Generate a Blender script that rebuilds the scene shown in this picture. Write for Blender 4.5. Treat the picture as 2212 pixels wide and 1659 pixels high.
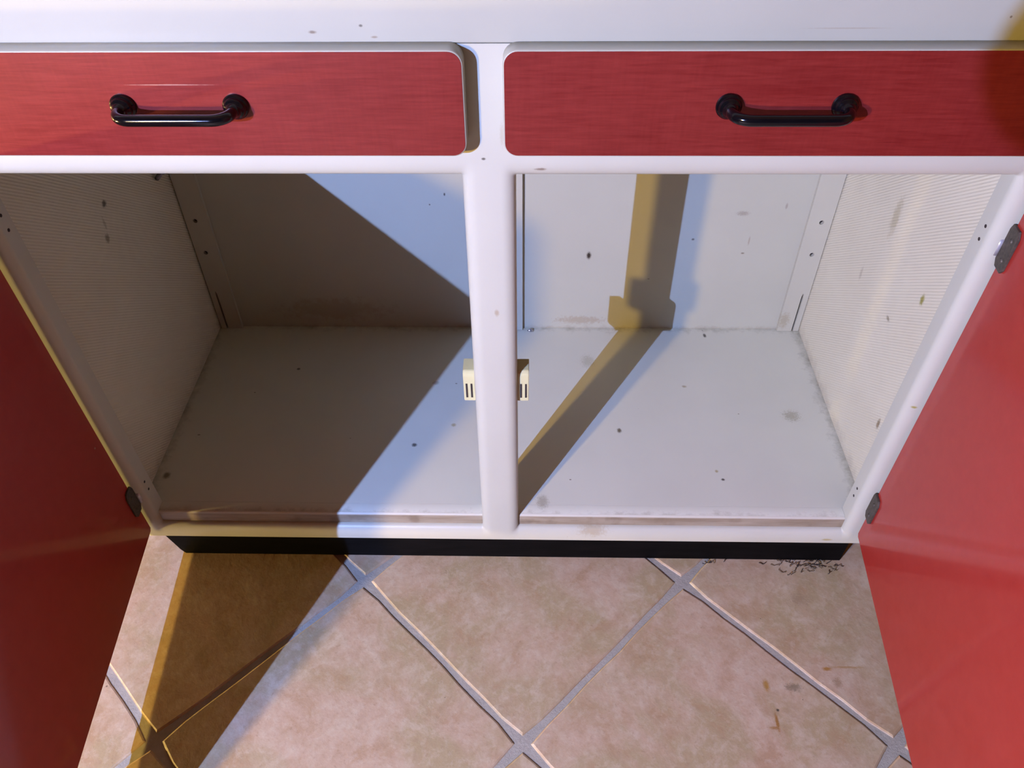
import bpy, bmesh, math, random
from mathutils import Vector, Matrix
random.seed(7)
for o in list(bpy.data.objects): bpy.data.objects.remove(o)
sc = bpy.context.scene
C = sc.collection

# ------------------------------------------------------------------ camera
cam_d = bpy.data.cameras.new('camera'); cam = bpy.data.objects.new('camera', cam_d); C.objects.link(cam)
CAM_R = Vector((0.99975941, 0.01969734, -0.009651)); CAM_U = Vector((-0.00669576, 0.693047, 0.72086131)); CAM_F = Vector((-0.02088764, 0.72062325, -0.69301214))
m = Matrix((CAM_R, CAM_U, -CAM_F)).transposed().to_4x4(); m.translation = Vector((0.03718, -0.65964, 0.99729))
cam.matrix_world = m
cam_d.sensor_fit = 'HORIZONTAL'; cam_d.sensor_width = 36.0; cam_d.lens = 1720.86 / 2212 * 36.0
cam_d.clip_start = 0.02
sc.camera = cam

# ------------------------------------------------------------------ light
COOL = Vector((-0.8952, -1.4891, 1.1651)); COOL_R = 0.0045; COOL_W = 358.0; COOL_C = (0.315, 0.465, 1.13)
WARM = Vector((-0.969, -1.4164, 0.980)); WARM_R = 0.028;  WARM_W = 143.0;  WARM_C = (1.0, 0.64, 0.16)
w = bpy.data.worlds.new('room_air'); sc.world = w; w.use_nodes = True
w.node_tree.nodes['Background'].inputs[0].default_value = (0.0, 0.0, 0.0, 1); w.node_tree.nodes['Background'].inputs[1].default_value = 0.0
sc.view_settings.view_transform = 'Standard'; sc.view_settings.look = 'None'
sc.view_settings.gamma = 1.0; sc.view_settings.exposure = 0.0; sc.view_settings.use_curve_mapping = False

# ------------------------------------------------------------------ measured sizes (metres)
ZB, ZR, ZT, ZD0, ZD1, TD = 0.0578, 0.0932, 0.6255, 0.6569, 0.7495, 0.0185
ZF, D = 0.1012, 0.4151
ZO = 0.0805      # lower edge of the door openings
DL, DR, WL, WR, OL, OR = -0.0258, 0.0239, -0.5061, 0.5047, -0.4800, 0.4740
HW = 0.515
TS, TTH, TOX, TOY = 0.32292, -0.776516, -0.19774, -0.03362

# ------------------------------------------------------------------ node helpers
REFL = 0.58
class NT:
    def __init__(s, name):
        s.m = bpy.data.materials.new(name); s.m.use_nodes = True; s.t = s.m.node_tree
        s.b = s.t.nodes['Principled BSDF']
    def n(s, typ, **kw):
        n = s.t.nodes.new(typ)
        for k, v in kw.items():
            if k.startswith('i_'):
                key = k[2:]; key = int(key) if key.isdigit() else key
                n.inputs[key].default_value = v
            else: setattr(n, k, v)
        return n
    def l(s, a, b): s.t.links.new(a, b)
    def val(s, x, sock):
        if isinstance(x, (int, float)): sock.default_value = x
        else: s.l(x, sock)
    def math(s, op, a, b=0.0, clamp=False):
        n = s.n('ShaderNodeMath', operation=op, use_clamp=clamp); s.val(a, n.inputs[0]); s.val(b, n.inputs[1]); return n.outputs[0]
    def coord(s):
        if not hasattr(s, '_c'): s._c = s.n('ShaderNodeTexCoord').outputs['Object']
        return s._c
    def scaled(s, sx, sy, sz, off=(0, 0, 0)):
        n = s.n('ShaderNodeMapping'); s.l(s.coord(), n.inputs[0]); n.inputs['Scale'].default_value = (sx, sy, sz); n.inputs['Location'].default_value = off; return n.outputs[0]
    def noise(s, vec, scale, detail=3.0, rough=0.55, dist=0.0):
        n = s.n('ShaderNodeTexNoise'); s.l(vec, n.inputs['Vector']); n.inputs['Scale'].default_value = scale
        n.inputs['Detail'].default_value = detail; n.inputs['Roughness'].default_value = rough; n.inputs['Distortion'].default_value = dist; return n.outputs['Fac']
    def rng(s, x, a, b, c=0.0, d=1.0, smooth=False):
        n = s.n('ShaderNodeMapRange', clamp=True)
        if smooth: n.interpolation_type = 'SMOOTHSTEP'
        s.l(x, n.inputs[0]); n.inputs[1].default_value = a; n.inputs[2].default_value = b; n.inputs[3].default_value = c; n.inputs[4].default_value = d; return n.outputs[0]
    def mix(s, f, a, b):
        n = s.n('ShaderNodeMix', data_type='RGBA')
        s.val(f, n.inputs[0])
        for x, k in ((a, 6), (b, 7)):
            if isinstance(x, tuple): n.inputs[k].default_value = (*x, 1)
            else: s.l(x, n.inputs[k])
        return n.outputs[2]
    def spot(s, col, c, r, colour, strength=0.9, rag=0.6, nscale=160.0):
        colour = (colour[0], colour[1] * 0.94, colour[2] * 0.66)
        if rag >= 1.0: strength *= 0.75
        sub = s.n('ShaderNodeVectorMath', operation='SUBTRACT'); s.l(s.coord(), sub.inputs[0]); sub.inputs[1].default_value = c
        mul = s.n('ShaderNodeVectorMath', operation='MULTIPLY'); s.l(sub.outputs[0], mul.inputs[0]); mul.inputs[1].default_value = tuple(1.0 / q for q in r)
        ln = s.n('ShaderNodeVectorMath', operation='LENGTH'); s.l(mul.outputs[0], ln.inputs[0])
        d = s.math('ADD', ln.outputs['Value'], s.math('MULTIPLY', s.math('SUBTRACT', s.noise(s.coord(), nscale * 2.2, 5, 0.7), 0.5), rag * 2))
        return s.mix(s.math('MULTIPLY', s.rng(d, 0.35, 1.25, 1, 0, True), strength), col, colour)
    def specks(s, col, scale, size, keep, colour, strength=0.85, stretch=(1, 1, 1), off=(0, 0, 0)):
        colour = (colour[0], colour[1], colour[2] * 0.75)
        v = s.n('ShaderNodeTexVoronoi'); s.l(s.scaled(*stretch, off), v.inputs['Vector']); v.inputs['Scale'].default_value = scale
        sep = s.n('ShaderNodeSeparateColor'); s.l(v.outputs['Color'], sep.inputs[0])
        on = s.math('LESS_THAN', sep.outputs[0], keep)
        sz = s.math('MULTIPLY', sep.outputs[1], size)
        dot = s.math('LESS_THAN', v.outputs['Distance'], sz)
        return s.mix(s.math('MULTIPLY', s.math('MULTIPLY', on, dot), strength), col, colour)
    def base(s, col):      # all finishes share one overall reflectance
        v = s.n('ShaderNodeVectorMath', operation='SCALE'); s.l(col, v.inputs[0]); v.inputs['Scale'].default_value = REFL; s.l(v.outputs[0], s.b.inputs['Base Color'])
    def bump(s, h, strength, dist):
        n = s.n('ShaderNodeBump'); n.inputs['Strength'].default_value = strength; n.inputs['Distance'].default_value = dist
        s.l(h, n.inputs['Height']); s.l(n.outputs[0], s.b.inputs['Normal'])
    def set(s, **kw):
        for k, v in kw.items():
            k = k.replace('_', ' '); s.val(v, s.b.inputs[k])
        return s.m

def plain(name, col, rough=0.5, metal=0.0, var=0.12, scale=60.0):
    t = NT(name); f = t.noise(t.coord(), scale, 4)
    t.base(t.mix(t.rng(f, 0.3, 0.7), tuple(c * (1 - var) for c in col), tuple(min(1, c * (1 + var)) for c in col)))
    return t.set(Roughness=rough, Metallic=metal)

def paint(name, col=(0.80, 0.79, 0.79), rough=0.38, speck=0.03, marks=(), grime=()):
    t = NT(name)
    c = t.mix(t.rng(t.noise(t.coord(), 9, 3), 0.35, 0.7), col, tuple(q * 0.955 for q in col))
    c = t.specks(c, 70, 0.10, speck, (0.22, 0.19, 0.15), 0.75, (0.55, 1, 1))
    c = t.specks(c, 28, 0.06, speck * 1.6, (0.20, 0.15, 0.11), 0.8, (1, 1.6, 1), (3.3, 1.7, 0.4))
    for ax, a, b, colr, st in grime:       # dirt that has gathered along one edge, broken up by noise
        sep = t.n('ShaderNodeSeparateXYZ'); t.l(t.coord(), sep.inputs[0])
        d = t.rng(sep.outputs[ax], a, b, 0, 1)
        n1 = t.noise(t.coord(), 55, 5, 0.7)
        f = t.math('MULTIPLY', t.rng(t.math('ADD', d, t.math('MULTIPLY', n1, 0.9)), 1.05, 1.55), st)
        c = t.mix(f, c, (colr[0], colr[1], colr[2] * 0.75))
    for mk in marks: c = t.spot(c, *mk)
    t.base(c)
    t.bump(t.noise(t.coord(), 240, 3), 0.10, 0.0006); t.b.inputs['Specular IOR Level'].default_value = 0.3
    return t.set(Roughness=rough)

DARK = (0.03, 0.022, 0.016); BROWN = (0.30, 0.24, 0.16); GREEN = (0.42, 0.40, 0.10)
M = {}
M['frame'] = paint('white_frame_paint', (0.72, 0.715, 0.545), 0.36, 0.025, marks=[
    ((0.128, 0, 0.078), (0.022, 0.02, 0.012), (0.50, 0.42, 0.30), 0.55, 0.9, 120.0), ((0.487, 0, 0.329), (0.004, 0.02, 0.002), GREEN, 0.9, 0.3),
    ((0.455, 0, 0.065), (0.008, 0.02, 0.0022), (0.5, 0.42, 0.14), 0.7, 0.3), ((0.003, 0, 0.467), (0.0028, 0.02, 0.005), (0.45, 0.36, 0.25), 0.6, 0.4),
    ((0.047, 0, 0.634), (0.006, 0.02, 0.0016), (0.25, 0.18, 0.16), 0.8, 0.5), ((-0.005, 0, 0.645), (0.0022, 0.02, 0.0014), DARK, 0.8, 0.4),
    ((0.012, 0, 0.668), (0.002, 0.02, 0.012), (0.55, 0.50, 0.46), 0.6, 1.2, 420.0)])
M['rail'] = paint('white_rail_paint', (0.575, 0.58, 0.445), 0.34, 0.02, marks=[
    ((-0.14, 0, 0.757), (0.0035, 0.02, 0.0014), (0.2, 0.16, 0.14), 0.8, 0.4), ((-0.09, 0, 0.753), (0.003, 0.02, 0.001), (0.3, 0.26, 0.22), 0.7, 0.4),
    ((0.29, 0, 0.759), (0.035, 0.02, 0.0006), (0.45, 0.43, 0.42), 0.6, 0.4), ((-0.10, 0, 0.762), (0.0018, 0.02, 0.0012), DARK, 0.7, 0.3)])
M['floorboard'] = paint('grey_white_shelf_paint', (0.925, 0.915, 0.70), 0.38, 0.10, marks=[
    ((0.1762, 0.1712, ZF), (0.0038, 0.0052, 0.02), (0.16, 0.12, 0.07), 0.9, 0.5), ((0.3177, 0.0767, ZF), (0.003, 0.0025, 0.02), DARK, 0.9, 0.5),
    ((0.311, 0.0922, ZF), (0.003, 0.003, 0.02), (0.5, 0.42, 0.22), 0.8, 0.4), ((0.3403, 0.3958, ZF), (0.003, 0.006, 0.02), DARK, 0.85, 0.5),
    ((-0.1343, 0.1385, ZF), (0.0045, 0.004, 0.02), DARK, 0.85, 0.8, 260.0), ((-0.3452, 0.3048, ZF), (0.0035, 0.003, 0.02), DARK, 0.8, 0.5),
    ((-0.078, 0.1801, ZF), (0.0042, 0.004, 0.02), (0.48, 0.40, 0.2), 0.7, 0.5), ((-0.1135, 0.2737, ZF), (0.006, 0.005, 0.02), (0.25, 0.2, 0.16), 0.5, 0.5),
    ((0.0578, 0.034, ZF), (0.009, 0.013, 0.02), (0.25, 0.2, 0.12), 0.6, 1.0), ((0.1359, 0.3286, ZF), (0.012, 0.016, 0.02), (0.38, 0.34, 0.22), 0.5, 1.4, 240.0),
    ((0.2881, 0.2689, ZF), (0.004, 0.003, 0.02), (0.42, 0.34, 0.2), 0.7, 0.5), ((-0.4895, 0.075, ZF), (0.006, 0.007, 0.02), (0.16, 0.11, 0.05), 0.8, 0.4),
    ((0.445, 0.205, ZF), (0.014, 0.012, 0.02), (0.3, 0.26, 0.15), 0.6, 1.5, 200.0)],
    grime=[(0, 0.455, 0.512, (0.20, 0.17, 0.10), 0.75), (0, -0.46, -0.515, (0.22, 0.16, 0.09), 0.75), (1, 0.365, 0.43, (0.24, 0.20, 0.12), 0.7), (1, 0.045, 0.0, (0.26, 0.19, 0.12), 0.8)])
M['back'] = paint('white_back_panel_paint', (0.655, 0.65, 0.485), 0.45, 0.035, marks=[
    ((0.1331, D, 0.2531), (0.0042, 0.02, 0.0075), (0.035, 0.02, 0.01), 0.97, 0.5, 220.0), ((0.366, D, 0.332), (0.010, 0.02, 0.0045), (0.3, 0.28, 0.28), 0.7, 1.6, 300.0),
    ((0.385, D, 0.282), (0.0016, 0.02, 0.009), (0.45, 0.42, 0.42), 0.7, 0.3), ((0.3792, D, 0.2585), (0.003, 0.02, 0.0018), (0.2, 0.17, 0.15), 0.8, 0.4),
    ((0.2962, D, 0.2846), (0.0026, 0.02, 0.0022), (0.12, 0.1, 0.1), 0.85, 0.4), ((0.125, D, 0.119), (0.045, 0.02, 0.009), (0.42, 0.33, 0.24), 0.6, 1.4, 90.0),
    ((-0.0933, D, 0.3642), (0.0016, 0.02, 0.003), DARK, 0.85, 0.3), ((-0.1174, D, 0.3464), (0.0014, 0.02, 0.0016), DARK, 0.8, 0.3),
    ((0.43, D, 0.345), (0.002, 0.02, 0.006), (0.3, 0.27, 0.27), 0.7, 1.0, 300.0), ((-0.30, D, 0.14), (0.10, 0.02, 0.025), (0.42, 0.33, 0.26), 0.5, 1.2, 40.0)],
    grime=[(2, 0.125, 0.095, (0.30, 0.24, 0.17), 0.6)])
def edge_mat():
    t = NT('dirty_board_edge')
    n = t.noise(t.scaled(0.12, 1, 1), 90, 4, 0.65); n2 = t.noise(t.coord(), 30, 3)
    c = t.mix(t.rng(n, 0.35, 0.65), (0.52, 0.44, 0.29), (0.36, 0.28, 0.165)); c = t.mix(t.math('MULTIPLY', t.rng(n2, 0.55, 0.7), 0.5), c, (0.20, 0.14, 0.075))
    sep = t.n('ShaderNodeSeparateXYZ'); t.l(t.coord(), sep.inputs[0])
    c = t.mix(t.rng(t.math('ADD', sep.outputs[2], t.math('MULTIPLY', n, 0.002)), ZF - 0.0030, ZF - 0.0012), c, (0.78, 0.75, 0.56))
    t.base(c); return t.set(Roughness=0.5)
M['boardedge'] = edge_mat()
M['batten'] = paint('white_batten_paint', (0.68, 0.66, 0.49), 0.42, 0.03, marks=[((0.474, 0.405, 0.125), (0.010, 0.02, 0.018), (0.40, 0.35, 0.24), 0.6, 1.2, 120.0)])

def side_mat():
    t = NT('white_ribbed_hardboard')
    col = (0.99, 0.94, 0.67)
    c = t.mix(t.rng(t.noise(t.coord(), 7, 4), 0.35, 0.7), col, (0.92, 0.86, 0.60))
    c = t.specks(c, 45, 0.10, 0.05, (0.30, 0.24, 0.18), 0.7)
    X = 0.5047
    for mk in [((X, 0.1025, 0.4077), (0.02, 0.005, 0.0085), GREEN, 0.95, 0.6, 160.0), ((X, 0.2308, 0.4405), (0.02, 0.010, 0.03), (0.55, 0.50, 0.36), 0.6, 0.8, 60.0),
               ((X, 0.0808, 0.2164), (0.02, 0.0042, 0.010), (0.30, 0.22, 0.12), 0.85, 0.6, 160.0), ((X, 0.2678, 0.3268), (0.02, 0.004, 0.012), (0.40, 0.34, 0.3), 0.6, 1.2, 200.0),
               ((X, 0.1573, 0.3346), (0.02, 0.006, 0.0035), (0.34, 0.30, 0.22), 0.8, 0.6), ((WL, 0.2224, 0.4635), (0.02, 0.006, 0.005), (0.07, 0.06, 0.04), 0.9, 0.7),
               ((WL, 0.1988, 0.4269), (0.02, 0.006, 0.007), (0.25, 0.22, 0.15), 0.8, 0.8), ((WL, 0.206, 0.445), (0.02, 0.003, 0.010), (0.33, 0.28, 0.2), 0.6, 1.0)]:
        c = t.spot(c, *mk)
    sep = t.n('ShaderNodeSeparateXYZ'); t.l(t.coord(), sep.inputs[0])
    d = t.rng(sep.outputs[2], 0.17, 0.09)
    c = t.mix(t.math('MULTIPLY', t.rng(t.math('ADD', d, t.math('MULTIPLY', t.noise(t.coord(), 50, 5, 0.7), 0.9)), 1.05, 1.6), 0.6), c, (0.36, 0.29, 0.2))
    t.base(c)
    q = t.math('ADD', t.math('MULTIPLY', sep.outputs[1], 0.60), t.math('MULTIPLY', sep.outputs[2], 0.80))     # the board's weave runs on the slant
    wob = t.math('ADD', t.math('MULTIPLY', q, 2 * math.pi / 0.0036), t.math('MULTIPLY', t.noise(t.coord(), 18, 2), 1.2))
    h = t.math('MULTIPLY', t.math('SINE', wob), t.rng(t.noise(t.coord(), 60, 3), 0.3, 0.7, 0.4, 1.0))
    t.bump(h, 0.42, 0.0009)
    return t.set(Roughness=0.5)
M['side'] = side_mat()

def linen_red():
    t = NT('red_linen_laminate')
    a = t.noise(t.scaled(0.07, 1, 1), 460, 4, 0.65); b = t.noise(t.scaled(1, 1, 0.10), 330, 3, 0.6); big = t.noise(t.coord(), 14, 3)
    f = t.math('ADD', t.math('ADD', t.math('MULTIPLY', a, 0.62), t.math('MULTIPLY', b, 0.20)), t.math('MULTIPLY', big, 0.22))
    c = t.mix(t.rng(f, 0.36, 0.68), (0.20, 0.012, 0.009), (0.29, 0.030, 0.022))
    c = t.specks(c, 26, 0.05, 0.10, (0.75, 0.55, 0.5), 0.8)
    c = t.spot(c, (-0.262, -TD, 0.7217), (0.038, 0.02, 0.0006), (0.72, 0.45, 0.45), 0.55, 0.5, 90.0)
    t.base(c); t.bump(a, 0.12, 0.0004)
    t.b.inputs['Specular IOR Level'].default_value = 0.35; return t.set(Roughness=0.36)
M['red'] = linen_red()
def door_red():
    t = NT('red_door_laminate')
    c = t.mix(t.rng(t.noise(t.coord(), 60, 5, 0.65), 0.3, 0.7), (0.495, 0.032, 0.020), (0.545, 0.044, 0.028))
    c = t.specks(c, 22, 0.055, 0.12, (0.7, 0.5, 0.45), 0.75)
    t.base(c); t.bump(t.noise(t.coord(), 500, 2), 0.06, 0.0004)
    t.b.inputs['Specular IOR Level'].default_value = 0.25; return t.set(Roughness=0.45, Coat_Weight=0.5, Coat_Roughness=0.11)
M['door'] = door_red()
M['edge'] = paint('white_lacquered_edge', (0.58, 0.57, 0.42), 0.35, 0.02)
M['kick'] = NT('black_kick_paint')
def kick_mat():
    t = M['kick']; c = t.mix(t.rng(t.noise(t.scaled(0.15, 1, 1), 120, 4), 0.35, 0.7), (0.003, 0.003, 0.003), (0.006, 0.0055, 0.0055))
    c = t.specks(c, 40, 0.07, 0.08, (0.45, 0.43, 0.40), 0.8, (0.4, 1, 1.6)); t.base(c); t.bump(t.noise(t.scaled(0.2, 1, 1), 150, 3), 0.15, 0.0008); t.b.inputs['Specular IOR Level'].default_value = 0.05; return t.set(Roughness=0.5)
M['kick'] = kick_mat()
M['black'] = plain('black_enamelled_metal', (0.004, 0.004, 0.005), 0.14, 0.0, 0.2)
M['black'].node_tree.nodes['Principled BSDF'].inputs['Specular IOR Level'].default_value = 0.35
M['cream'] = plain('cream_plastic', (0.84, 0.80, 0.42), 0.35, 0.0, 0.05)
M['slotdark'] = plain('dark_magnet_steel', (0.07, 0.06, 0.06), 0.5, 0.5)
M['hinge'] = plain('tarnished_hinge_metal', (0.12, 0.10, 0.07), 0.6, 0.35, 0.35, 300)
M['pin'] = plain('bright_worn_metal', (0.75, 0.74, 0.74), 0.3, 0.5, 0.1)
M['pinm'] = plain('dull_steel_pin', (0.28, 0.26, 0.26), 0.35, 0.8, 0.2)
M['hole'] = plain('dark_hole_shade', (0.035, 0.022, 0.015), 0.9)  # near-black: the shade inside holes and slot is put into the colour
M['top'] = plain('grey_worktop_laminate', (0.55, 0.55, 0.56), 0.35, 0, 0.08)
M['wall'] = plain('warm_brown_wall_paint', (0.55, 0.25, 0.05), 0.9, 0, 0.05, 8)
M['ceil'] = plain('brown_ceiling_boards', (0.55, 0.25, 0.05), 0.9, 0, 0.04, 8)
M['dust'] = plain('dark_lint', (0.035, 0.03, 0.025), 0.95)
M['foil'] = plain('crumpled_silver_foil', (0.8, 0.8, 0.82), 0.25, 0.9)
M['lampmetal'] = plain('dark_lamp_metal', (0.03, 0.03, 0.03), 0.5, 0.3)

def tile_mat():
    t = NT('beige_pink_stone_tile')
    oi = t.n('ShaderNodeObjectInfo')
    mp = t.n('ShaderNodeVectorMath', operation='MULTIPLY_ADD'); t.l(oi.outputs['Random'], mp.inputs[0]); mp.inputs[1].default_value = (31, 17, 0); t.l(t.coord(), mp.inputs[2])
    v = mp.outputs[0]
    a = t.noise(v, 9, 6, 0.66, 0.6); b = t.noise(v, 20, 7, 0.72, 0.4); c3 = t.noise(v, 150, 4, 0.7); c4 = t.noise(v, 5, 4, 0.6, 0.3)
    c = t.mix(t.rng(a, 0.42, 0.58), (0.62, 0.46, 0.285), (0.505, 0.40, 0.205))
    c = t.mix(t.math('MULTIPLY', t.rng(c4, 0.50, 0.64), 0.55), c, (0.64, 0.46, 0.30))
    c = t.mix(t.math('MULTIPLY', t.rng(b, 0.52, 0.66), 0.75), c, (0.70, 0.585, 0.39))
    c = t.mix(t.math('MULTIPLY', t.rng(b, 0.48, 0.36), 0.65), c, (0.48, 0.31, 0.15))
    c5 = t.noise(v, 62, 5, 0.75, 0.2)
    c = t.mix(t.math('MULTIPLY', t.rng(c5, 0.50, 0.66), 0.50), c, (0.71, 0.60, 0.41))
    c = t.mix(t.math('MULTIPLY', t.rng(c5, 0.48, 0.34), 0.45), c, (0.47, 0.33, 0.18))
    c = t.mix(t.math('MULTIPLY', t.rng(c3, 0.58, 0.72), 0.50), c, (0.36, 0.24, 0.12))
    c = t.specks(c, 60, 0.09, 0.05, (0.10, 0.08, 0.06), 0.7)
    t.base(c); t.bump(t.math('ADD', t.math('MULTIPLY', c3, 0.5), b), 0.22, 0.002)
    return t.set(Roughness=0.52)
M['tile'] = tile_mat()
def stained_tile_mat():
    src = M['tile'].copy(); src.name = 'beige_pink_stone_tile_with_stains'
    t = NT.__new__(NT); t.m = src; t.t = src.node_tree; t.b = t.t.nodes['Principled BSDF']
    g = t.n('ShaderNodeNewGeometry'); t._c = g.outputs['Position']
    col = t.b.inputs['Base Color'].links[0].from_node.inputs[0].links[0].from_socket
    for mk in [((0.3467, -0.1809, 0), (0.0045, 0.009, 0.05), (0.42, 0.24, 0.03), 0.85, 0.6, 160.0), ((0.381, -0.1835, 0), (0.012, 0.006, 0.05), (0.12, 0.11, 0.08), 0.75, 1.3, 160.0),
               ((0.4306, -0.1576, 0), (0.007, 0.0032, 0.05), (0.42, 0.22, 0.03), 0.85, 0.5, 160.0), ((0.458, -0.155, 0), (0.022, 0.0018, 0.05), (0.40, 0.23, 0.06), 0.75, 1.2, 200.0),
               ((0.3505, -0.229, 0), (0.0024, 0.013, 0.05), (0.36, 0.17, 0.02), 0.85, 0.8, 200.0), ((0.3544, -0.2135, 0), (0.0022, 0.0022, 0.05), (0.05, 0.05, 0.05), 0.9, 0.3),
               ((0.345, -0.236, 0), (0.006, 0.0022, 0.05), (0.36, 0.18, 0.03), 0.7, 0.8, 200.0), ((0.44, -0.176, 0), (0.006, 0.008, 0.05), (0.25, 0.17, 0.08), 0.6, 1.6, 220.0),
               ((0.42, -0.055, 0), (0.012, 0.010, 0.05), (0.34, 0.26, 0.2), 0.6, 1.6, 200.0)]:
        col = t.spot(col, *mk)
    t.base(col); return src
M['tile_stained'] = stained_tile_mat()
def grout_mat():
    t = NT('grey_cement_grout'); a = t.noise(t.coord(), 60, 5, 0.7)
    t.base(t.mix(t.rng(a, 0.3, 0.7), (0.42, 0.40, 0.305), (0.54, 0.51, 0.385))); t.bump(t.noise(t.coord(), 300, 4, 0.7), 0.5, 0.002); return t.set(Roughness=0.9)
M['grout'] = grout_mat()

# ------------------------------------------------------------------ mesh helpers
def obj(name, bm, mat, parent=None, smooth=False):
    me = bpy.data.meshes.new(name); bmesh.ops.recalc_face_normals(bm, faces=bm.faces); bm.to_mesh(me); bm.free()
    mats = mat if isinstance(mat, (list, tuple)) else [mat]
    for q in mats: me.materials.append(q)
    if smooth:
        for p in me.polygons: p.use_smooth = True
    o = bpy.data.objects.new(name, me); C.objects.link(o)
    if parent: o.parent = parent
    return o
def auto_smooth(o, ang=40):
    for p in o.data.polygons: p.use_smooth = True
    o.data.set_sharp_from_angle(angle=math.radians(ang))
def thing(name, label, cat, loc=(0, 0, 0), group=None):
    o = bpy.data.objects.new(name, None); C.objects.link(o); o.location = loc; o.empty_display_size = 0.05
    o['label'] = label; o['category'] = cat
    if group: o['group'] = group
    return o
def tag(o, label, cat): o['label'] = label; o['category'] = cat; return o
def struct(o): o['kind'] = 'structure'; return o
def box(x0, x1, y0, y1, z0, z1, bev=0.0, seg=2, bm=None):
    b = bm or bmesh.new()
    v = [b.verts.new((x, y, z)) for x in (x0, x1) for y in (y0, y1) for z in (z0, z1)]
    fs = [b.faces.new([v[i] for i in q]) for q in ((0, 1, 3, 2), (4, 6, 7, 5), (0, 4, 5, 1), (2, 3, 7, 6), (0, 2, 6, 4), (1, 5, 7, 3))]
    if bev:
        es = list({e for f in fs for e in f.edges})
        bmesh.ops.bevel(b, geom=es, offset=bev, segments=seg, affect='EDGES', profile=0.5)
    return b
def loft(loops, cap0=True, cap1=True, bm=None, closed=True):
    b = bm or bmesh.new()
    R = [[b.verts.new(p) for p in L] for L in loops]; n = len(R[0])
    for a, c in zip(R, R[1:]):
        for i in range(n if closed else n - 1):
            j = (i + 1) % n; b.faces.new((a[i], a[j], c[j], c[i]))
    if cap0: b.faces.new(R[0][::-1])
    if cap1: b.faces.new(R[-1])
    return b
def rrect(x0, x1, z0, z1, r, n=6):
    out = []
    for cx, cz, a0 in ((x1 - r, z1 - r, 0), (x0 + r, z1 - r, 90), (x0 + r, z0 + r, 180), (x1 - r, z0 + r, 270)):
        for k in range(n + 1):
            a = math.radians(a0 + 90 * k / n); out.append((cx + r * math.cos(a), cz + r * math.sin(a)))
    return out
def circ(cx, cz, r, n=16): return [(cx + r * math.cos(2 * math.pi * k / n), cz + r * math.sin(2 * math.pi * k / n)) for k in range(n)]
def holed(outer, holes, y0, y1):
    """plate in the xz plane from y0 to y1 with through holes; each hole = list of (loop, y) steps from front to back"""
    b = bmesh.new()
    def ring(L, y): return [b.verts.new((p[0], y, p[1])) for p in L]
    def edges(R): return [b.edges.get((R[i], R[(i + 1) % len(R)])) or b.edges.new((R[i], R[(i + 1) % len(R)])) for i in range(len(R))]
    f, k = ring(outer, y0), ring(outer, y1)
    fe, ke = edges(f), edges(k)
    for i in range(len(f)): j = (i + 1) % len(f); b.faces.new((f[i], f[j], k[j], k[i]))
    for st in holes:
        rs = [ring(L, y) for L, y in st]
        for a, c in zip(rs, rs[1:]):
            for i in range(len(a)): j = (i + 1) % len(a); b.faces.new((a[i], a[j], c[j], c[i]))
        fe += edges(rs[0]); ke += edges(rs[-1])
    bmesh.ops.triangle_fill(b, use_beauty=True, use_dissolve=False, edges=fe)
    bmesh.ops.triangle_fill(b, use_beauty=True, use_dissolve=False, edges=ke)
    return b
def tube(path, radii, n=12, bm=None, caps=True):
    pts = [Vector(p) for p in path]; loops = []; up = None
    for i, p in enumerate(pts):
        t = (pts[min(i + 1, len(pts) - 1)] - pts[max(i - 1, 0)]).normalized()
        if up is None: up = Vector((0, 0, 1)) if abs(t.z) < 0.9 else Vector((1, 0, 0))
        s = t.cross(up).normalized(); up = s.cross(t).normalized(); r = radii[i] if isinstance(radii, (list, tuple)) else radii
        loops.append([p + (s * math.cos(2 * math.pi * k / n) + up * math.sin(2 * math.pi * k / n)) * r for k in range(n)])
    return loft(loops, caps, caps, bm)
def lathe(c, prof, axis='z', n=24, bm=None, d=1):
    loops = []
    for r, h in prof:
        L = []
        for k in range(n):
            a = 2 * math.pi * k / n; u, v = r * math.cos(a), r * math.sin(a)
            L.append({'z': (c[0] + u, c[1] + v, c[2] + h), 'y': (c[0] + u, c[1] + h, c[2] + v), 'x': (c[0] + h, c[1] + u, c[2] + v)}[axis])
        loops.append(L)
    return loft(loops, True, True, bm)

# ------------------------------------------------------------------ room
RX0, RX1, RY0, RY1, RZ = -3.3, 2.6, -3.6, 0.455, 2.6
floor = struct(obj('floor', box(RX0, RX1, RY0, RY1, -0.12, -0.0022), M['grout']))
struct(obj('wall_back', box(RX0 - .1, RX1 + .1, RY1, RY1 + .1, -0.12, RZ), M['wall']))
struct(obj('wall_front', box(RX0 - .1, RX1 + .1, RY0 - .1, RY0, -0.12, RZ), M['wall']))
struct(obj('wall_left', box(RX0 - .1, RX0, RY0, RY1, -0.12, RZ), M['wall']))
struct(obj('wall_right', box(RX1, RX1 + .1, RY0, RY1, -0.12, RZ), M['wall']))
struct(obj('ceiling', box(RX0 - .1, RX1 + .1, RY0 - .1, RY1 + .1, RZ, RZ + .1), M['ceil']))

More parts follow.
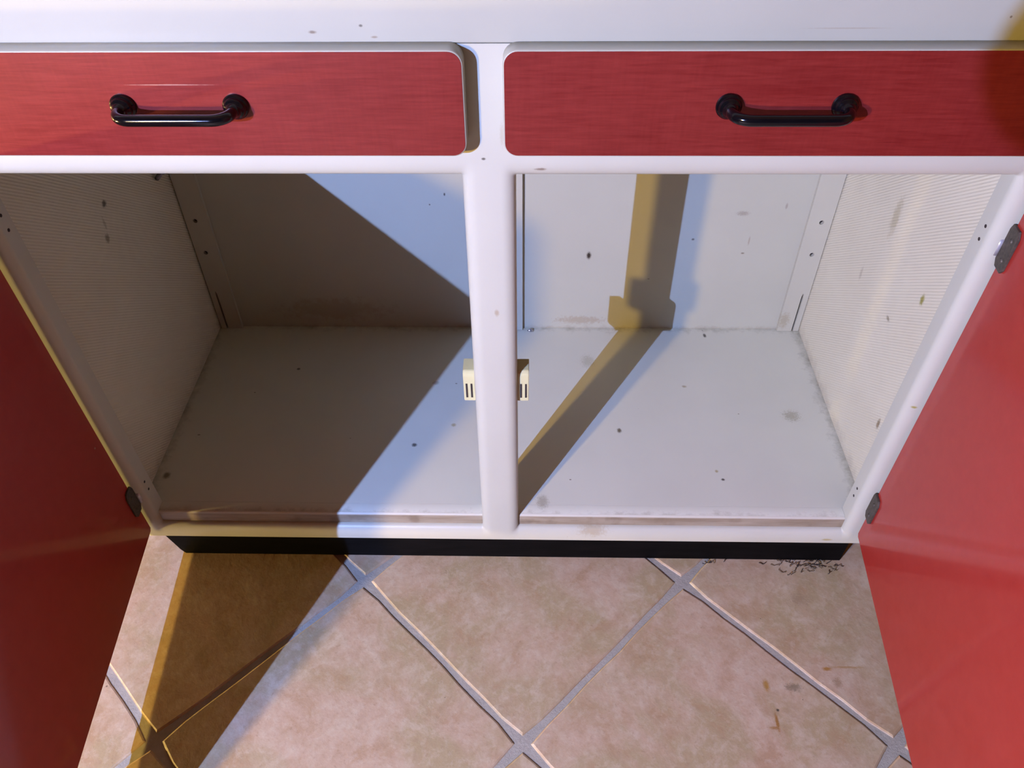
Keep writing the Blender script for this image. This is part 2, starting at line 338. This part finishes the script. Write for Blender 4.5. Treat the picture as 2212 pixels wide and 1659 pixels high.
def tile_mesh(seed):
    rnd = random.Random(seed); h = TS / 2 - 0.0042; n = 9; b = bmesh.new()
    base = []
    for sx, sy, dx, dy in ((-1, -1, 1, 0), (1, -1, 0, 1), (1, 1, -1, 0), (-1, 1, 0, -1)):
        for k in range(n):
            t = 2 * h * k / n; j = 0 if k == 0 else rnd.uniform(-0.0010, 0.0010); e = 0.0028 if k == 0 else 0
            base.append((sx * h + dx * t - (dy * j) * 1.0 - sx * e, sy * h + dy * t + dx * j - sy * e))
    def sc_(f, z): return [(x * f, y * f, z) for x, y in base]
    g = 1 - 0.0026 / h
    loft([sc_(1.0, -0.008), sc_(1.0, -0.0022), sc_(1 - 0.0009 / h, -0.0008), sc_(g, 0.0)], False, True, b)
    me = bpy.data.meshes.new('tile'); bmesh.ops.recalc_face_normals(b, faces=b.faces); b.to_mesh(me); b.free(); return me
tmesh = [tile_mesh(s) for s in (1, 2, 3, 4)]
for q in tmesh: q.materials.append(M['tile'])
stained = tile_mesh(5); stained.materials.append(M['tile_stained'])
ca, sa = math.cos(TTH), math.sin(TTH); A = Vector((ca, sa)) * TS; B = Vector((sa, -ca)) * TS
for i in range(-14, 15):
    for j in range(-14, 15):
        p = Vector((TOX, TOY)) + A * (i + .5) + B * (j + .5)
        if RX0 + .24 < p.x < RX1 - .24 and RY0 + .24 < p.y < RY1 - 0.1:
            st = 0.2 < p.x < 0.65 and -0.45 < p.y < 0.2
            o = bpy.data.objects.new('tile', stained if st else random.choice(tmesh)); C.objects.link(o)
            o.parent = floor; o.location = (p.x, p.y, 0)
            o.rotation_euler = (random.uniform(-.0008, .0008), random.uniform(-.0008, .0008), TTH + random.choice((0, 1, 2, 3)) * math.pi / 2 + random.uniform(-.0015, .0015))

# ------------------------------------------------------------------ cabinet
cab = thing('kitchen_cabinet', 'white painted kitchen base cabinet with open red doors, two red drawers and black kick board', 'cabinet')
def opening(x0, x1, left):
    st = []; K = 7; bs, bt, bb, dep = 0.0135, 0.0185, 0.0195, 0.0095
    for k in range(K + 1):
        a = math.pi / 2 * k / K; f = 1 - math.sin(a); y = dep * (1 - math.cos(a))
        r = 0.0015 + 0.0125 * f
        L = rrect(x0 - bs * f, x1 + bs * f, ZO - bb * f, ZT + bt * f, r, 6)
        st.append((L, y))
    L = rrect(x0, x1, ZO, ZT, 0.0015, 6); st.append((L, 0.028))
    out = []
    for L, y in st:      # the outer side of each opening runs slightly out of plumb
        W = []
        for x, z in L:
            f = (x1 - x) / (x1 - x0) if left else (x - x0) / (x1 - x0)
            W.append((x + (-0.009 if left else 0.008) * max(0, f) * (z - ZR) / (ZT - ZR), z))
        out.append((W, y))
    return out
o = obj('face_frame', holed([(-HW, ZB), (HW, ZB), (HW, 0.7476), (-HW, 0.7476)], [opening(OL, DL, True), opening(DR, OR, False)], 0.0, 0.028), M['frame'], cab); auto_smooth(o, 35)
obj('top_rail', box(-HW, HW, 0.0, 0.024, 0.7481, 0.862, 0.0006, 1), M['rail'], cab)
# bottom rail behind the frame and the board that lies on it
obj('bottom_rail', box(-HW + .004, HW - .004, 0.0282, 0.045, ZB, 0.0775), M['frame'], cab)
for xa, xb in ((OL + .0002, DL - .0002), (DR + .0002, OR - .0002)):     # raw front edge of the board, seen between the stiles
    eb = loft([[(x, y, z) for y, z in ((0.0280, ZO - .0015), (0.0106, ZO - .0015), (0.0104, ZF - 0.0035), (0.0112, ZF - 0.0012), (0.0128, ZF - 0.0001), (0.0280, ZF - 0.0001))] for x in (xa, xb)])
    eb.faces.ensure_lookup_table()
    for f in eb.faces:
        if sum(1 for v in f.verts if v.co.z > ZF - .0002) == 4: f.material_index = 1
    auto_smooth(obj('board_edge', eb, [M['boardedge'], M['floorboard']], cab), 50)
obj('bottom_board', box(WL, WR, 0.0282, D, ZO - .002, ZF), M['floorboard'], cab)
obj('back_panel', box(WL, WR, D, D + 0.006, ZB, 0.862), M['back'], cab)
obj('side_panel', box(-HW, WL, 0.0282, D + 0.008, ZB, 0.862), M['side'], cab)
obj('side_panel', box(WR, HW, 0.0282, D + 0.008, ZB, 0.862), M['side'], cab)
obj('drawer_deck', box(WL, WR, 0.03, D, ZT + 0.012, ZT + 0.022), M['back'], cab)
obj('partition', box(-0.010, 0.008, 0.0282, 0.05, ZF, ZT + 0.012), M['back'], cab)
obj('worktop', box(-HW - .02, HW + .02, -0.022, 0.45, 0.8625, 0.892, 0.006, 3), M['top'], cab)
# kick board, its left end cut on the slant
kb = bmesh.new()
loft([[(-0.492, 0.010, ZB - .0003), (-0.4755, 0.010, 0.010), (-0.470, 0.010, 0.0005), (0.493, 0.010, 0.0005), (0.495, 0.010, ZB - .0003)],
      [(-0.492, 0.028, ZB - .0003), (-0.4755, 0.028, 0.010), (-0.470, 0.028, 0.0005), (0.493, 0.028, 0.0005), (0.495, 0.028, ZB - .0003)]], bm=kb)
obj('kick_board', kb, M['kick'], cab)
obj('plinth', box(-0.462, 0.485, 0.0285, D, 0.0005, ZB - .0003), M['kick'], cab)
# corner battens with shelf peg holes and a slot at the foot
def corner_batten(s):
    y0, y1 = 0.4088, D - 0.0002
    inn, out = 0.4665, 0.5035
    pts = [(inn, ZF + .0006), (0.4915, ZF + .0006), (0.4915, 0.176), (0.4931, 0.183), (0.4946, 0.176), (0.4946, ZF + .0006), (out, ZF + .0006), (out, 0.63), (inn, 0.63)]
    pts = [(s * x, z) for x, z in pts]
    if s < 0: pts = pts[::-1]
    holes = [[(circ(s * 0.4878, z, 0.0036), y0), (circ(s * 0.4878, z, 0.0036), y1)] for z in (0.2603, 0.32)]
    o = obj('corner_batten', holed(pts, holes, y0, y1), M['batten'], cab)
    bb = bmesh.new()
    for z in (0.2603, 0.32): bmesh.ops.create_circle(bb, cap_ends=True, radius=0.0037, segments=14, matrix=Matrix.Translation((s * 0.4878, y1 - 0.0004, z)) @ Matrix.Rotation(math.pi / 2, 4, 'X'))
    box(min(s * 0.4914, s * 0.4947), max(s * 0.4914, s * 0.4947), y1 - 0.0006, y1 - 0.0003, ZF + .0006, 0.183, bm=bb)
    obj('hole_backing', bb, M['hole'], o)['kind'] = 'stuff'
    return o
corner_batten(-1); corner_batten(1)
obj('centre_batten', box(-0.030, 0.0262, 0.4079, D - 0.0002, ZF + .0003, 0.63, 0.0005, 1), M['batten'], cab)
# shelf pin left in the hidden hole at the top of the left corner
pb = bmesh.new(); lathe((-0.4990, 0.360, 0.4215), [(0.0034, 0.0), (0.0034, 0.020), (0.0052, 0.0205), (0.0052, 0.0235), (0.0040, 0.0245)], 'y', 14, pb)
obj('shelf_pin', pb, M['pinm'], cab, True)['label'] = 'dull metal shelf pin in the upper left corner'
# screw holes in the inner faces of the stiles, dark discs with painted shade
def screw_hole(x, y, z, s):
    bb = bmesh.new(); lathe((x, y, z), [(0.0019, -0.0006 * s), (0.0019, 0.0003 * s), (0.0013, 0.0004 * s)], 'x', 10, bb); obj('screw_hole', bb, M['hole'], cab)
def xedge(z, left): return (OL - 0.009 * (z - ZR) / (ZT - ZR)) if left else (OR + 0.008 * (z - ZR) / (ZT - ZR))
for z, y in ((0.5745, 0.0165), (0.5575, 0.0165), (0.1605, 0.0150), (0.1447, 0.0155)): screw_hole(xedge(z, True), y, z, 1)
for z, y in ((0.566, 0.0150), (0.551, 0.0155), (0.1585, 0.0165), (0.1433, 0.0165)): screw_hole(xedge(z, False), y, z, -1)

# ---- drawers
def handle_mesh(cx, z, y0):
    b = bmesh.new()
    for s in (-1, 1):
        prof = [(0.0108, 0.0), (0.0110, -0.0020), (0.0106, -0.0034), (0.0094, -0.0042), (0.0090, -0.0048), (0.0090, -0.0066), (0.0080, -0.0080), (0.0066, -0.0088), (0.0062, -0.0100), (0.0056, -0.0112), (0.0048, -0.0130), (0.0044, -0.0135)]
        lathe((cx + s * 0.0478, y0, z), prof, 'y', 28, b)
    path = []; hw, r, out = 0.0478, 0.0145, 0.0275
    pl = [(-hw, -0.006), (-hw, -0.0078)]
    for k in range(11):
        a = math.pi / 2 * k / 10; pl.append((-hw + r * (1 - math.cos(a)), -(out - r) - r * math.sin(a)))
    for x in (-0.014, 0.0): pl.append((x, -out))
    full = pl + [(-x, y) for x, y in pl[::-1][1:]]
    tube([(cx + x, y0 + y, z) for x, y in full], 0.0048, 18, b)
    return b
def drawer(x0, x1, hx, label, hz=0.7036):
    r = 0.0125; st = []
    for dx, y in ((0.0006, -0.0002), (0.0, -0.0010), (0.0, -TD + 0.0012), (0.0005, -TD + 0.0003), (0.0012, -TD)):
        st.append([(p[0], y, p[1]) for p in rrect(x0 + dx, x1 - dx, ZD0 + dx, ZD1 - dx, r - dx, 8)])
    d = obj('drawer', loft(st), M['edge'], cab); auto_smooth(d, 40); d['label'] = label
    f = [[(p[0], y, p[1]) for p in rrect(x0 + i, x1 - i, ZD0 + i, ZD1 - i, r - i, 8)] for i, y in ((0.0012, -TD - .00005), (0.0014, -TD - .0004))]
    obj('laminate_face', loft(f), M['red'], d)
    h = obj('handle', handle_mesh(hx, hz, -TD - .0004), M['black'], d); auto_smooth(h, 60); h['label'] = 'black bow handle'
    bx = bmesh.new(); box(x0 + .03, x1 - .03, 0.0282, 0.38, ZD0 + .012, ZD1 - .006, bm=bx); obj('drawer_box', bx, M['edge'], d)
drawer(-0.500, -0.0177, -0.2582, 'red drawer with worn top edge, on the left')
drawer(0.0142, 0.500, 0.2495, 'red drawer on the right, its far end in a round shadow')

# ---- doors
def door(s, hb, ht, fb, ft, z0, z1, label):
    """hb/ht = hinge bottom/top (x,y), fb/ft = free edge bottom/top (x,y) of the inner face; s=-1 left door, thickness goes outwards"""
    th = 0.019
    us = [0, 0.0065, 0.0165] + [k / 10 for k in range(1, 10)] + [0.9835, 0.9935, 1]; vs = [0, 0.0055, 0.014] + [k / 10 for k in range(1, 10)] + [0.986, 0.9945, 1]
    wdir = (Vector(fb) - Vector(hb)).normalized(); nrm = Vector((-wdir.y, wdir.x)) * 1.0
    if nrm.x * s < 0: nrm = -nrm
    def P(u, v, t):
        x = Vector(hb).lerp(Vector(fb), u); y = Vector(ht).lerp(Vector(ft), u); q = x.lerp(y, v) + nrm * t
        return Vector((q.x, q.y, z0 + (z1 - z0) * v))
    b = bmesh.new(); grids = []
    for t in (0.0, th):
        G = []
        for i, u in enumerate(us):
            row = []
            for j, v in enumerate(vs):
                uu, vv = u, v
                if i in (0, len(us) - 1) and j in (0, len(vs) - 1): uu += 0.0075 * (1 if i == 0 else -1) * 0.5; vv += 0.006 * (1 if j == 0 else -1) * 0.5
                row.append(b.verts.new(P(uu, vv, t)))
            G.append(row)
        for i in range(len(us) - 1):
            for j in range(len(vs) - 1): b.faces.new((G[i][j], G[i + 1][j], G[i + 1][j + 1], G[i][j + 1]))
        grids.append(G)
    ring = lambda G: [G[i][0] for i in range(len(us))] + [G[-1][j] for j in range(1, len(vs))] + [G[i][-1] for i in range(len(us) - 2, -1, -1)] + [G[0][j] for j in range(len(vs) - 2, 0, -1)]
    r0, r1 = ring(grids[0]), ring(grids[1])
    for i in range(len(r0)):
        j = (i + 1) % len(r0); f = b.faces.new((r0[i], r0[j], r1[j], r1[i])); f.material_index = 1
    d = obj('door', b, [M['door'], M['edge']], cab); auto_smooth(d, 30); d['label'] = label
    W = (Vector(fb) - Vector(hb)).length; H = z1 - z0
    return d, P, W, H
def hinge(d, P, W, H, s, z, z0, hgt=0.046, wid=0.0165, knuckle=True):
    """leaf plate on the door's inner face with a knuckle at the joint"""
    b = bmesh.new()
    pts = [(-0.0055, -0.34), (-0.0055, 0.34), (-0.002, 0.5), (wid * 0.75, 0.5), (wid, 0.36), (wid, -0.40), (wid * 0.8, -0.5), (0.0, -0.5)]
    def Q(u, vz, t): return P(u / W, (z - z0 + vz * hgt) / H, t)
    loft([[Q(u, v, -0.0004) for u, v in pts], [Q(u, v, -0.0026) for u, v in pts], [Q(u * 0.9 + .0003, v * 0.96, -0.0031) for u, v in pts]], bm=b)
    for sv in (-0.26, 0.22):          # screw heads
        c = Q(wid * 0.48, sv, -0.0031); c2 = Q(wid * 0.48, sv, -0.0042)
        tube([c, c2], [0.0030, 0.0022], 10, b)
    h = obj('hinge', b, M['hinge'], d); h['label'] = 'tarnished brown metal hinge leaf'
    if knuckle:
        kb = bmesh.new(); a = Q(-0.0065, -0.30, -0.0042); c = Q(-0.0065, 0.10, -0.0042)
        tube([a, a.lerp(c, .5), c], 0.0036, 14, kb)
        k = obj('hinge_knuckle', kb, M['pin'], d, True); k['label'] = 'bright metal hinge knuckle'
LD = door(-1, (-0.4918, -0.0040), (-0.5045, -0.0040), (-0.4465, -0.4955), (-0.4560, -0.4955), 0.0790, 0.640, 'red door open at the left, in shade')
RD = door(1, (0.4910, -0.0040), (0.4990, -0.0040), (0.4440, -0.4930), (0.4480, -0.4930), 0.0835, 0.640, 'red door open at the right, in the light')
hinge(LD[0], LD[1], LD[2], LD[3], -1, 0.1480, 0.0790); hinge(LD[0], LD[1], LD[2], LD[3], -1, 0.556, 0.0790)
hinge(RD[0], RD[1], RD[2], RD[3], 1, 0.1490, 0.0835, knuckle=False); hinge(RD[0], RD[1], RD[2], RD[3], 1, 0.556, 0.0835)

# ---- magnetic catches on both sides of the centre stile
def catch(s):
    x0 = (DL + 0.0002) if s < 0 else (DR - 0.0002); wd = 0.0138
    xa, xb = (x0 - wd, x0) if s < 0 else (x0, x0 + wd)
    z0, z1, y0, y1 = 0.3225, 0.3690, 0.0125, 0.0370
    # side profile (y,z): rounded shoulder at the top front
    pf = [(y1, z0 + .004), (y1, z1), (y0 + 0.004, z1), (y0 + 0.0012, z1 - 0.0022), (y0, z1 - 0.006), (y0, z0 + 0.001), (y0 + .001, z0), (y1 - .004, z0)]
    b = loft([[(xa, y, z) for y, z in pf], [(xb, y, z) for y, z in pf]]); bmesh.ops.bevel(b, geom=list(b.edges), offset=0.0006, segments=2, affect='EDGES')
    c = obj('magnetic_catch', b, M['cream'], cab); c['label'] = 'cream plastic magnetic catch with two dark slots'
    for k in (0.32, 0.74):
        xc = xa + wd * k if s > 0 else xb - wd * k
        obj('magnet_plate', box(xc - 0.0010, xc + 0.0010, y0 - 0.0007, y0 + 0.002, z0 + 0.0065, z0 + 0.0285), M['slotdark'], c)
catch(-1); catch(1)

# ------------------------------------------------------------------ loose bits
db = bmesh.new(); rnd = random.Random(11)
for k in range(34):
    u = rnd.random(); x = 0.405 + 0.080 * u if k > 5 else 0.30 + 0.2 * u; y = 0.008 - rnd.random() ** 2 * 0.022; z = 0.0016
    p = Vector((x, y, z)); ang = rnd.uniform(0, 6.28); path = []
    for q in range(7):
        path.append(p.copy()); ang += rnd.uniform(-0.8, 0.8); p = p + Vector((math.cos(ang), math.sin(ang) * 0.7, 0)) * rnd.uniform(0.001, 0.0035); p.z = 0.0008 + abs(rnd.gauss(0, 0.0016)); p.y = min(p.y, 0.0092)
    tube(path, rnd.uniform(0.00025, 0.0006), 5, db)
lint = obj('lint_tuft', db, M['dust']); tag(lint, 'tuft of dark lint on the tiles at the right end of the kick board', 'dust'); lint['kind'] = 'stuff'
fb_ = bmesh.new(); bmesh.ops.create_icosphere(fb_, subdivisions=2, radius=1.0)
for v in fb_.verts:
    f = 0.75 + 0.5 * rnd.random(); v.co = Vector((v.co.x * 0.0052 * f + 0.0400, v.co.y * 0.0036 * f + 0.4052, ZF + 0.0020 + v.co.z * 0.0021 * f))
tag(obj('foil_scrap', fb_, M['foil']), 'tiny crumpled silver scrap on the cabinet floor against the back panel', 'scrap')

# ------------------------------------------------------------------ lamps (out of frame, they light the place) and an added shadow globe
def emit(name, col, power, r):
    mm = bpy.data.materials.new(name); mm.use_nodes = True; nt = mm.node_tree; nt.nodes.remove(nt.nodes['Principled BSDF'])
    e = nt.nodes.new('ShaderNodeEmission'); e.inputs[0].default_value = (*col, 1); e.inputs[1].default_value = power / (math.pi * 4 * math.pi * r * r)
    nt.links.new(e.outputs[0], nt.nodes['Material Output'].inputs[0]); return mm
lamp = thing('floor_lamp', 'dark two-headed floor lamp with one white and one amber bulb', 'lamp', (0, 0, 0))
PX, PY = -1.16, -1.72
obj('lamp_base', lathe((PX, PY, 0.0), [(0.13, 0.0), (0.13, 0.015), (0.12, 0.022), (0.02, 0.030)], n=32), M['lampmetal'], lamp)
obj('lamp_pole', tube([(PX, PY, 0.025), (PX, PY, 0.7), (PX, PY, 1.32)], 0.011, 14), M['lampmetal'], lamp)
aim = Vector((0, 0, 0.35))
def head(pos, r, col, power, shade_r, shade_l, nm):
    d = (aim - pos).normalized(); back = pos - d * (r + 0.012)
    arm = tube([(PX, PY, pos.z + 0.03), back - d * 0.10, back - d * 0.05], 0.007, 10); obj('lamp_arm', arm, M['lampmetal'], lamp)
    obj('bulb_socket', tube([back - d * 0.06, back - d * 0.01, back + d * 0.006], [0.016, 0.016, 0.012], 16), M['lampmetal'], lamp)
    # open reflector shade behind the bulb
    s = d.cross(Vector((0, 0, 1))).normalized(); u = s.cross(d); L = []
    for f, rr in ((-0.045, 0.016), (-0.03, shade_r * 0.7), (shade_l * .5, shade_r * 0.95), (shade_l, shade_r)):
        L.append([pos + d * (f - r) + (s * math.cos(2 * math.pi * k / 24) + u * math.sin(2 * math.pi * k / 24)) * rr for k in range(24)])
    sh = obj('lamp_shade', loft(L, False, False), M['lampmetal'], lamp, True)
    b = bmesh.new(); bmesh.ops.create_uvsphere(b, u_segments=24, v_segments=14, radius=r, matrix=Matrix.Translation(pos))
    obj('bulb', b, emit(nm, col, power, r), lamp, True)
head(COOL, COOL_R, COOL_C, COOL_W, 0.055, 0.015, 'cool_white_led'); head(WARM, WARM_R, WARM_C, WARM_W, 0.075, 0.05, 'warm_amber_bulb')
# added unseen globe in the cool lamp's light, casting the drawer's round shadow
disc_t = 0.36; tgt = Vector((0.517, -0.0185, 0.735)); pc = COOL.lerp(tgt, disc_t); pr = 0.092 * disc_t
blocker = thing('shadow_blocker', 'added dark globe on a thin cord, out of view, casting a round shadow', 'lamp', (0, 0, 0))
gb = bmesh.new(); bmesh.ops.create_uvsphere(gb, u_segments=28, v_segments=18, radius=pr, matrix=Matrix.Translation(pc)); obj('blocker_globe', gb, M['lampmetal'], blocker, True)
obj('cord', tube([pc + Vector((0, 0, pr * .9)), pc + Vector((0, 0, .6)), (pc.x, pc.y, RZ - .03)], 0.0025, 8), M['lampmetal'], blocker)
obj('blocker_mount', lathe((pc.x, pc.y, RZ), [(0.045, -0.001), (0.045, -0.01), (0.012, -0.035)], n=24), M['lampmetal'], blocker)

# a low amber spot lamp standing on the floor well to the left of the cabinet, turned towards it
LOW = Vector((-2.85, -0.47, 0.108)); LOW_R = 0.040
nl = thing('floor_spot_lamp', 'low amber spot lamp standing on the tiles far left of the cabinet', 'lamp', (0, 0, 0))
obj('lamp_foot', lathe((LOW.x - .02, LOW.y, 0.0), [(0.07, 0.0005), (0.07, 0.012), (0.02, 0.022), (0.012, 0.03), (0.012, 0.045), (0.022, 0.056)], n=28), M['lampmetal'], nl, True)
dv = (Vector((-0.5, -0.02, 0.12)) - LOW).normalized(); sv = dv.cross(Vector((0, 0, 1))).normalized(); uv = sv.cross(dv)
obj('lamp_shade', loft([[LOW + dv * f + (sv * math.cos(2 * math.pi * k / 24) + uv * math.sin(2 * math.pi * k / 24)) * rr for k in range(24)] for f, rr in ((-0.055, 0.02), (-0.045, 0.05), (0.10, 0.056))], True, False), M['lampmetal'], nl, True)
gb = bmesh.new(); bmesh.ops.create_uvsphere(gb, u_segments=24, v_segments=14, radius=LOW_R, matrix=Matrix.Translation(LOW)); obj('bulb', gb, emit('low_amber_bulb', (1.0, 0.70, 0.24), 640.0, LOW_R), nl, True)
